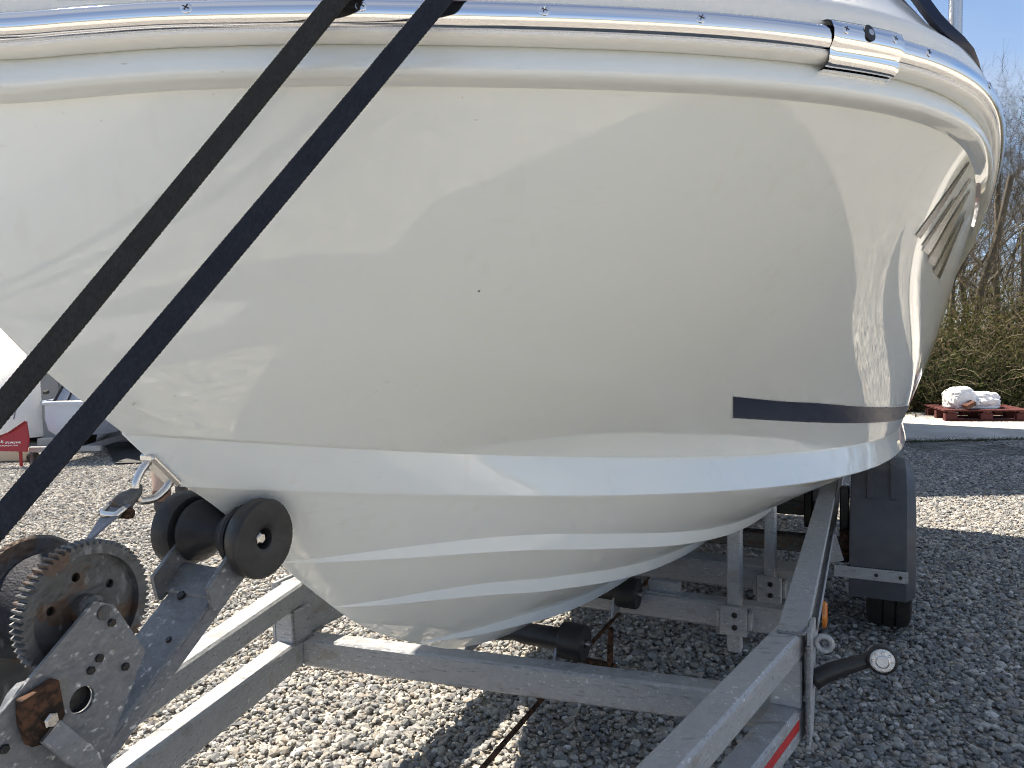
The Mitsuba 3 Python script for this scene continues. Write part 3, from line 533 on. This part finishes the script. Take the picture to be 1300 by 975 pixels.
# ---------------------------------------------------------------- background, left
def rbox(x0, x1, y0, y1, z0, z1, b=.03): return blk(((x0 + x1) / 2, (y0 + y1) / 2, (z0 + z1) / 2), (x1 - x0, y1 - y0, z1 - z0), b)
lab('covered_boat', 'large boat under a bright white cover at the far left behind the red board', 'boat')
prof = np.array([(8.80, .10), (8.80, .22), (8.86, .45), (9.02, .72), (9.28, 1.02), (9.6, 1.32), (10.1, 1.66), (10.8, 1.9), (11.6, 1.95)])
crow = []
for x in np.r_[np.linspace(-11, -6.4, 14), np.linspace(-6.3, -5.36, 16)]:
    k = 1 - np.clip((x + 6.4) / 1.05, 0, 1) ** 2.6; k = max(k, 0) ** .5; P = smooth_path(np.c_[prof[:, 0] * 0, prof], 30); P[:, 0] = x; P[:, 1] = 11.6 + (P[:, 1] - 11.6) * (.35 + .65 * k); P[:, 2] = .10 + (P[:, 2] - .10) * (.25 + .75 * k); crow.append(P)
put('covered_boat__cover', loft(crow), 'white_paint', 40)
put('covered_boat__cover__seam', tube(np.array([r[4:26].mean(0) * 0 + r for r in [crow[20]]][0])[2:26] - [0, .004, 0], .007, 6), 'wall_grey', True)
put('covered_boat__keel', rbox(-10.8, -5.6, 9.3, 11.5, .06, .16, .02), 'old_steel')
lab('small_boat', 'small pale silver boat with dark framed windscreen on a low trailer at the far left', 'boat')
hb = m3.Manifold.hull_points(np.array([(-4.79, 7.72, .60), (-4.81, 7.74, .45), (-4.79, 7.76, .33), (-4.74, 7.80, .275), (-4.36, 7.78, .275), (-4.32, 7.74, .40), (-4.32, 7.72, .60), (-4.74, 8.1, .25), (-4.34, 8.1, .25), (-4.78, 10.0, .66), (-4.35, 10.0, .66), (-4.4, 10.6, .7), (-4.6, 10, .3), (-4.2, 10, .3)]))
put('small_boat__hull', hb, 'silver_paint', 20)
put('small_boat__gunwale', cat_([tube([(-4.80, 7.70, .615), (-4.31, 7.70, .615)], .018, 8), tube([(-4.80, 7.70, .625), (-4.79, 10.0, .67)], .018, 8)]), 'silver_paint', True)
fr = [(-4.74, 7.80, .62), (-4.67, 7.94, .86), (-4.40, 7.94, .86), (-4.33, 7.80, .62)]
put('small_boat__windscreen', trimesh.Trimesh(np.array(fr), [[0, 1, 2], [0, 2, 3]], process=False), 'pane', False)
fk_ = put('small_boat__windscreen_frame', cat_([tube([fr[i], fr[j]], .016, 6) for i, j in ((0, 1), (1, 2), (2, 3), (3, 0))] + [tube([(-4.60, 7.795, .62), (-4.56, 7.935, .86)], .010, 6), tube([(-4.47, 7.795, .62), (-4.46, 7.935, .86)], .010, 6)]), 'black', True)
put('small_boat__mirror', rbox(-4.86, -4.80, 7.80, 7.84, .70, .74, .01), 'black')
lab('small_trailer', 'low grey trailer frame under the small silver boat', 'trailer')
put('small_trailer__rail', bar((-4.93, 7.66, .15), (-4.2, 7.66, .15), .05, .055), 'galv'); put('small_trailer__leg', bar((-4.91, 7.66, .14), (-4.88, 7.6, 0), .03, .03, (1, 0, 0)), 'old_steel')
put('small_trailer__rail', bar((-4.4, 7.66, .14), (-4.4, 10.2, .2), .05, .055), 'galv')
for x in (-4.9, -4.2): put('small_trailer__wheel', lathe([(0, -.05), (.17, -.05), (.19, -.03), (.19, .03), (.17, .05), (0, .05)], (x, 8.6, .19), (1, 0, 0), 28), 'tyre')
put('small_trailer__jockey_wheel', lathe([(0, -.03), (.06, -.03), (.07, 0), (.06, .03), (0, .03)], (-4.93, 7.7, .065), (1, 0, 0), 20), 'tyre')
put('timber_beam', cat_([bar((-7.2, 7.82, .075), (-5.0, 7.86, .07), .12, .13, b=.012)]), 'log_mat'); lab('timber_beam', 'weathered timber beam lying on the gravel behind the red board', 'beam')
lab('red_board', 'dark red board with small white lettering on a short red post', 'sign')
rp = Polygon([(-.42, .02), (-.02, .0), (.0, .12), (-.03, .305), (-.18, .205), (-.42, .11)])
m = np.eye(4); m[:3, 0] = [1, 0, 0]; m[:3, 1] = [0, .12, .993]; m[:3, 2] = [0, -.993, .12]; m[:3, 3] = [-4.83, 7.50, .150]
put('red_board__panel', extr(rp, .02, m), 'red_paint', False)
put('red_board__edge', cat_([tube([(-5.01, 7.49, .355), (-4.86, 7.50, .455)], .008, 6), tube([(-5.25, 7.49, .262), (-5.01, 7.49, .355)], .007, 6)]), 'dark_red', True)
put('red_board__post', bar((-4.93, 7.51, -.01), (-4.93, 7.51, .16), .025, .025, (0, 1, 0)), 'red_paint')
r2 = random.Random(3); tx = []
for (x0, x1, y, h) in ((-.33, -.24, .092, .030), (-.235, -.07, .086, .020), (-.29, -.10, .060, .013)):
    x = x0
    while x < x1 - .008:
        w = h * r2.uniform(.3, .55); tx.append(sbox(x, y, x + w * .3, y + h)); tx.append(sbox(x, y + h * r2.choice([0, .42, .8]), x + w, y + h * r2.choice([.95, .96]) if r2.random() < .2 else y + h * .2)); x += w + h * .16
m2 = m.copy(); m2[:3, 3] += m[:3, 2] * .0202
put('red_board__lettering', cat_([extr(p, .001, m2) for p in tx if p.is_valid and p.area > 1e-7]), 'white_paint', False)
lab('workshop_shed', 'grey shed with a downpipe and dark red doorway beyond the bow', 'shed')
put('workshop_shed__wall', cat_([rbox(-5.7, -4.62, 9.12, 12.0, 0, 4.2, .01), rbox(-3.6, 2.0, 9.12, 12.0, 0, 4.2, .01), rbox(-4.62, -3.6, 9.3, 12.0, 0, 4.2, .01)]), 'wall_grey')
put('workshop_shed__roof', rbox(-5.9, 2.2, 8.95, 12.2, 4.2, 4.35, .02), 'wall_grey')
put('workshop_shed__door', rbox(-4.55, -3.65, 9.22, 9.29, .06, 2.1, .01), 'dark_red')
put('workshop_shed__plinth', rbox(-5.72, -4.98, 9.02, 9.12, -.01, .09, .01), 'concrete')
for x in (-5.5, -5.3, -5.12): put('workshop_shed__panel_rib', rbox(x, x + .03, 9.10, 9.12, .12, 2.5, .004), 'wall_grey')
put('workshop_shed__downpipe', tube(smooth_path([(-4.90, 9.06, 4.15), (-4.90, 9.06, .16), (-4.92, 9.03, .07), (-5.02, 8.98, .03)], 24), .042, 14), 'wall_grey', True)
put('workshop_shed__pipe', tube(smooth_path([(-4.72, 9.08, 2.2), (-4.72, 9.08, .12), (-4.68, 9.07, .05), (-4.2, 9.0, .035), (-4.12, 9.0, .035)], 30), .022, 10), 'galv', True)
put('apron', sheet(Polygon([(-4.97, 9.1), (-3.98, 7.50), (2, 7.50), (2, 9.1)]), .020), 'shaded_apron', False); lab('apron', 'smooth apron in front of the shed with shadow put into its dark colour', kind='structure')  # slanted left edge follows a shadow edge; shade is painted into the colour
lab('shadow_building', 'unseen flat roofed building added behind the boat to cast its shadow', 'building')
put('shadow_building__wall', trimesh.creation.extrude_polygon(Polygon([(-1.0, 6.9), (3.3, 6.9), (4.35, 9.9), (2.4, 9.9), (2.4, 9.0), (-1.0, 9.0)]), 3.7, engine='earcut'), 'wall_grey', False)  # added out of view; footprint and height shaped for the shadow it throws
put('shadow_building__door', rbox(.6, 3.0, 6.86, 6.90, .02, 2.9, .005), 'dark_red'); put('shadow_building__window', rbox(-.6, .2, 6.87, 6.91, 1.1, 2.0, .005), 'window')  # door and window only dress the added, unseen shadow caster
# ---------------------------------------------------------------- person behind the bow
def body(bones, ref=.022, it=12):
    M = None
    for (a, ra, b, rb) in bones:
        h = m3.Manifold.batch_hull([m3.Manifold.sphere(ra, 20).translate(a), m3.Manifold.sphere(rb, 20).translate(b)]); M = h if M is None else M + h
    M = M.refine_to_length(ref); mm = M.to_mesh(); t = trimesh.Trimesh(np.array(mm.vert_properties[:, :3]), np.array(mm.tri_verts))
    trimesh.smoothing.filter_taubin(t, iterations=it); return t
q_ = lambda v: np.array([v[1], -v[0], v[2]])          # body coordinates, turned to walk away from the bow
H_ = np.array([-2.66, 5.58, .93]); hl, hr = H_ + [.09, 0, -.02], H_ + [-.09, 0, -.02]
al, ar = np.array([-2.515, 5.33, .10]), np.array([-2.60, 5.86, .12]); kl, kr = np.array([-2.585, 5.47, .50]), np.array([-2.68, 5.80, .52])
ch = H_ + [0, .04, .42]; hd = ch + [0, .04, .33]
lab('person', 'person in beige trousers and dark boots walking behind the bow', 'person')
put('person__trousers', body([(hl, .105, kl, .07), (kl, .068, al + [0, 0, .08], .055), (hr, .105, kr, .07), (kr, .068, ar + [0, 0, .08], .055), (H_, .13, H_ + [0, 0, .1], .14)]), 'trousers', True)
for a in (al, ar): put('person__hem', lathe([(.045, 0), (.06, 0), (.063, .035), (.060, .075), (.045, .075)], a + q_([0, 0, -.005]), (0.05, 0, 1), 20), 'hem')
for a in (al, ar): put('person__boot', body([(a + q_([.02, 0, -.05]), .045, a + q_([-.10, -.05, -.062]), .038), (a + q_([-.10, -.05, -.062]), .038, a + q_([-.16, -.075, -.065]), .032), (a, .05, a + q_([.01, 0, -.05]), .048)], .015, 6), 'boot', True)
put('person__jacket', body([(H_ + [0, 0, .05], .15, ch, .16), (ch + q_([0, -.15, .04]), .08, ch + q_([0, .15, .04]), .08), (ch + q_([0, -.19, .04]), .065, ch + q_([-.03, -.25, -.24]), .052), (ch + q_([-.03, -.25, -.24]), .05, ch + q_([-.18, -.22, -.44]), .042), (ch + q_([0, .19, .04]), .065, ch + q_([.03, .25, -.24]), .052), (ch + q_([.03, .25, -.24]), .05, ch + q_([.06, .24, -.48]), .042)]), 'jacket', True)
put('person__head', body([(ch + q_([-.02, 0, .12]), .055, hd + q_([0, 0, -.05]), .055), (hd + q_([0, 0, .03]), .098, hd + q_([-.02, 0, -.06]), .07), (hd + q_([-.03, 0, -.07]), .05, hd + q_([-.05, 0, -.08]), .04), (hd + q_([-.09, 0, -.015]), .016, hd + q_([-.108, 0, -.03]), .012), (hd + q_([0, -.095, -.01]), .02, hd + q_([.01, -.098, -.03]), .014), (hd + q_([0, .095, -.01]), .02, hd + q_([.01, .098, -.03]), .014)], .012, 5), 'skin', True)
put('person__hair', body([(hd + q_([.015, 0, .045]), .1, hd + q_([.035, 0, -.01]), .088)], .02, 4), 'hair', True)
for e in (-.035, .035): put('person__eye', trimesh.creation.icosphere(2, .012).apply_translation(hd + q_([-.085, e, .005])), 'black', True)
put('person__mouth', bar(hd + q_([-.085, -.025, -.072]), hd + q_([-.085, .025, -.072]), .01, .008, b=.003), 'hem', True)
def hand(w, d, sg):
    b = [(w, .03, w + d * .07, .032)]
    for k, (o, L) in enumerate(((-.027, .07), (-.009, .08), (.009, .076), (.027, .06))):
        p0 = w + d * .07 + np.array([0, 0, 0]) + np.array([o, 0, 0]); p1 = p0 + d * L * .5 + np.array([0, -.006, 0]); b += [(p0, .0095, p1, .009), (p1, .009, p1 + d * L * .5 + np.array([0, -.016, 0]), .008)]
    b += [(w + d * .025, .014, w + d * .06 + np.array([-.045, -.01, 0]), .01)]
    return body(b, .008, 4)
put('person__hand', hand(ch + q_([-.20, -.22, -.47]), unit(q_([-.3, 0, -1])), 1), 'skin', True); put('person__hand', hand(ch + q_([.065, .24, -.52]), unit([.1, 0, -1]), -1), 'skin', True)
# ---------------------------------------------------------------- pallet, sacks, brick, log
turn = lambda m: m.apply_transform(trimesh.transformations.rotation_matrix(-.20, [0, 0, 1], [5.5, 9.56, 0]))
lab('pallet', 'dark red wooden pallet lying on the pale concrete slab', 'pallet'); pz = .016
for y in (9.60, 9.93, 10.26):
    put('pallet__board', turn(rbox(5.50, 6.46, y - .05, y + .05, pz, pz + .02, .004)), 'pallet_wood')
    for x in (5.57, 5.98, 6.39): put('pallet__block', turn(rbox(x - .07, x + .07, y - .045, y + .045, pz + .021, pz + .10, .004)), 'pallet_wood')
for k in range(6): put('pallet__board', turn(rbox(5.48, 6.48, 9.56 + k * .135, 9.56 + k * .135 + .10, pz + .123, pz + .141, .004)), 'pallet_wood')
for x in (5.57, 5.98, 6.39): put('pallet__stringer', turn(rbox(x - .045, x + .045, 9.55, 10.33, pz + .1015, pz + .122, .004)), 'pallet_wood')
def lump(c, d, seed, amp=.16, f=5):
    m = trimesh.creation.icosphere(4, 1.0); v = np.array(m.vertices); v = np.sign(v) * np.abs(v) ** .7
    n = meshkit.fbm(v * f * .4 + seed * 7.1, 4, seed) - .5; cr = np.abs(meshkit.fbm(v * f * .9 + seed, 3, seed + 9) - .5)
    v = v * (1 + amp * n[:, None] * 2 - amp * cr[:, None] * 1.2); v[:, 2] = np.maximum(v[:, 2], -.8); return trimesh.Trimesh(v * np.array(d) / 2 + c, m.faces)
put('sack', lump((5.80, 9.78, pz + .255), (.36, .36, .33), 3), 'sack_film', 35); lab('sack', 'white plastic sack on the left of the red pallet', 'sack')
put('sack_001', lump((6.08, 9.80, pz + .22), (.44, .42, .24), 8, .24), 'sack_film', 35); lab('sack_001', 'white plastic sack slumped on the right of the red pallet', 'sack')
put('brick', bevel_box(.15, .08, .06, .006).apply_transform(trimesh.transformations.euler_matrix(.2, -.35, .3)).apply_translation((5.80, 9.56, pz + .20)), 'brick_mat'); lab('brick', 'brown brick leaning on the front of the white sack', 'brick')
put('log', rod((6.50, 9.45, .10), (6.95, 9.62, .13), .075, 20), 'log_mat'); lab('log', 'short pale log beside the right end of the red pallet', 'log')
# ---------------------------------------------------------------- vegetation
def tubes_fast(P, Q, R0, R1, n=4):
    """many straight tapered pieces at once"""
    P, Q = np.asarray(P, float), np.asarray(Q, float); t = Q - P; t /= np.linalg.norm(t, axis=1, keepdims=True) + 1e-9
    ref = np.where(np.abs(t[:, 2:3]) < .9, [[0, 0, 1.0]], [[1.0, 0, 0]]); x = np.cross(t, ref); x /= np.linalg.norm(x, axis=1, keepdims=True) + 1e-9; y = np.cross(t, x)
    a = np.arange(n) / n * 2 * np.pi; ring = np.cos(a)[None, :, None] * x[:, None] + np.sin(a)[None, :, None] * y[:, None]
    V = np.concatenate([P[:, None] + ring * np.asarray(R0)[:, None, None], Q[:, None] + ring * np.asarray(R1)[:, None, None]], 1).reshape(-1, 3)
    k = np.arange(n); f = np.vstack([np.stack([k, (k + 1) % n, (k + 1) % n + n], 1), np.stack([k, (k + 1) % n + n, k + n], 1)])
    F = (f[None] + (np.arange(len(P)) * 2 * n)[:, None, None]).reshape(-1, 3); return trimesh.Trimesh(V, F, process=False)
def tree(key, x, y, h, r, seed, label, lean=0.0, depth=5):
    q = np.random.default_rng(seed); tr, br = [], []
    def grow(p, d, L, rad, lev):
        seg = 4 if lev < 3 else 3; out = tr if lev == 0 else br
        for i in range(seg):
            d = unit(d + q.normal(0, .10 + .05 * lev, 3) + np.array([0, 0, .05])); p2 = p + d * L / seg; r2_ = rad * (1 - .5 / seg) if lev else rad * (1 - .55 / seg)
            out.append((p, p2, rad, r2_)); p, rad = p2, r2_
            if lev < depth and (lev > 0 or i > 0):
                for _ in range(q.integers(1, 3) if lev < 3 else q.integers(1, 3)):
                    a = unit(np.cross(d, q.normal(size=3))); ang = q.uniform(.45, 1.05); grow(p, unit(d * math.cos(ang) + a * math.sin(ang) + [0, 0, .12]), L * q.uniform(.42, .66), max(rad * q.uniform(.38, .6), .0022), lev + 1)
        if lev < depth: grow(p, d, L * .6, rad * .9, lev + 1)
    grow(np.array([x, y, -.05]), unit([lean, 0, 1]), h * .5, r, 0)
    for nm, S, mt in (('trunk', tr, 'bark'), ('crown', br, 'bark')):
        S = S if len(S) < 9000 else S[:9000]
        put(f'{key}__{nm}', tubes_fast([s[0] for s in S], [s[1] for s in S], [s[2] for s in S], [s[3] for s in S], 8 if nm == 'trunk' else 4), mt, True)
    lab(key, label, 'tree', 'bare trees beyond the hedge')
TREES = [(7.9, 13.0, 7.5, .085, .05, 'bare tree with a stout leaning trunk just right of the hull side'), (9.0, 13.6, 8.5, .075, -.1, 'tall bare tree leaning left at the right edge of the view'), (7.1, 13.4, 5.0, .04, .1, 'short bare tree partly hidden by the hull side'), (8.5, 12.5, 5.5, .04, -.05, 'slender bare tree closest to the hedge at the right edge'),
    (10.4, 14.8, 8, .08, -.12, 'bare tree whose branches reach in from beyond the right edge'), (8.0, 16.5, 7, .06, .0, 'distant bare tree mostly hidden behind the hull side'), (9.6, 16.5, 8, .07, .05, 'distant bare tree behind the stout leaning one'), (11.0, 18, 9, .08, 0, 'farthest bare tree rising above the other crowns')]
for i, (x, y, h, r, ln, lb) in enumerate(TREES):
    tree('bare_tree' + (f'_{i:03d}' if i else ''), x, y, h, r, 40 + i, lb, ln)
def leaves(C, size, q):
    n = len(C); a = q.normal(size=(n, 3)); a /= np.linalg.norm(a, axis=1, keepdims=True); b = np.cross(a, q.normal(size=(n, 3))); b /= np.linalg.norm(b, axis=1, keepdims=True); s = size * q.uniform(.6, 1.3, (n, 1))
    V = np.stack([C - a * s, C - b * s * .45 + a * s * .1, C + a * s, C + b * s * .45 + a * s * .1], 1).reshape(-1, 3); k = np.arange(n)[:, None] * 4
    return trimesh.Trimesh(V, np.vstack([k + [0, 1, 2], k + [0, 2, 3]]), process=False)
def bush(key, x, y, w, h, seed, li, label, nleaf=5200, dpt=1.1, ncane=170):
    q = np.random.default_rng(seed); P, Q_, R0, R1 = [], [], [], []; pts = []
    for _ in range(ncane):
        p = np.array([x + q.uniform(-w, w) / 2, y + q.uniform(-dpt, dpt) / 2, 0]); d = unit([q.normal(0, .5), q.normal(0, .4) - .1, 1.0]); L = h * q.uniform(.6, 1.35); r = q.uniform(.003, .008); n = 9
        for i in range(n):
            d = unit(d + q.normal(0, .16, 3) + np.array([0, 0, -.17 * (i > 3)])); p2 = p + d * L / n
            if p2[2] < .02: break
            P.append(p); Q_.append(p2); R0.append(r); R1.append(r * .88); p = p2; r *= .88; pts.append(p)
            if q.random() < .5:
                d2 = unit(q.normal(size=3)); P.append(p); Q_.append(p + d2 * q.uniform(.1, .3)); R0.append(r * .5); R1.append(r * .3)
    put(f'{key}__stems', tubes_fast(P, Q_, R0, R1, 4), 'cane' if seed % 2 else 'twig', True)
    pts = np.array(pts); b = pts[q.integers(len(pts), size=nleaf)] + q.normal(0, .075, (nleaf, 3)); b = b[b[:, 2] > .01]
    # denser clumps
    put(f'{key}__foliage', leaves(b, .030, q), f'leaf{li}', False); lab(key, label, 'bush', 'bramble bushes along the hedge')
BUSHES = [(5.4, 11.1, 1.7, 1.15, 3, 'dark bramble bush half hidden by the hull side'), (6.6, 11.2, 1.7, 1.3, 0, 'green bramble bush directly behind the red pallet'), (7.7, 11.3, 1.6, 1.5, 1, 'olive bramble bush at the right edge behind the pallet end'), (6.0, 12.2, 1.9, 1.9, 2, 'taller brown bramble bush behind the dark one beside the hull'), (7.2, 12.3, 1.8, 2.0, 1, 'tall olive bramble bush below the stout leaning tree'), (8.4, 12.4, 1.8, 2.3, 1, 'tallest olive bramble bush at the right edge below the trees'),
    (6.4, 11.0, 1.4, .7, 3, 'low dark bramble just behind the white sacks'), (7.4, 10.9, 1.4, .7, 0, 'low green bramble behind the pale log'), (9.0, 11.4, 1.9, 1.4, 0, 'green bramble bush reaching in from beyond the right edge'), (9.8, 12.4, 2, 2.0, 2, 'brown bramble bush beyond the right edge of the view'), (4.4, 11.6, 1.6, 1.5, 3, 'dark bramble bush behind the hull side')]
for i, (x, y, w, h, li, lb) in enumerate(BUSHES):
    bush('bramble_bush' + (f'_{i:03d}' if i else ''), x, y, w, h, 70 + i, li, lb, nleaf=6500)
q = np.random.default_rng(99); n = 420; B0 = np.c_[q.uniform(5, 26, n), q.uniform(14.5, 30, n), np.zeros(n)]; P, Q_, R0, R1 = [], [], [], []
for b in B0:
    p = b; d = unit([q.normal(0, .12), q.normal(0, .12), 1]); r = q.uniform(.015, .05); L = q.uniform(3, 6.5)
    for i in range(6):
        d = unit(d + q.normal(0, .12, 3)); p2 = p + d * L / 6; P.append(p); Q_.append(p2); R0.append(r); R1.append(r * .8); p, r = p2, r * .8
        if i > 0:
            for _ in range(4):
                d2 = unit(d + q.normal(0, .6, 3)); m_ = p + d2 * q.uniform(.3, .8); P.append(p); Q_.append(m_); R0.append(r * .45); R1.append(r * .3)
                for _ in range(2): P.append(m_); Q_.append(m_ + unit(d2 + q.normal(0, .5, 3)) * q.uniform(.2, .5)); R0.append(r * .3); R1.append(r * .15)
put('woodland', tubes_fast(P, Q_, R0, R1, 4), 'bark', True); lab('woodland', 'mass of thin bare saplings far behind the hedge', 'woodland', kind='stuff')
n = 16000; C = np.c_[q.uniform(4.5, 26, n), q.uniform(13, 22, n), np.abs(q.normal(0, .55, n))]; put('undergrowth', leaves(C, .05, q), 'leaf1', False); lab('undergrowth', 'low leafy undergrowth beneath the bare trees', 'undergrowth', kind='stuff')
n = 2600; C = np.c_[q.uniform(3.4, 8, n), 7.92 + np.abs(q.normal(0, .10, n)), np.zeros(n)]; C2_ = np.c_[q.uniform(3.4, 18, n), 10.72 + q.normal(0, .06, n), np.zeros(n)]; C = np.vstack([C, C2_])
hgt = q.uniform(.01, .035, len(C)); tip = C + np.c_[q.normal(0, .02, len(C)), q.normal(0, .02, len(C)), hgt]
put('grass', tubes_fast(C, tip, np.full(len(C), .004), np.full(len(C), .0005), 3), 'grass_mat', False); lab('grass', 'thin grass growing along the edges of the concrete slab', 'grass', kind='stuff')
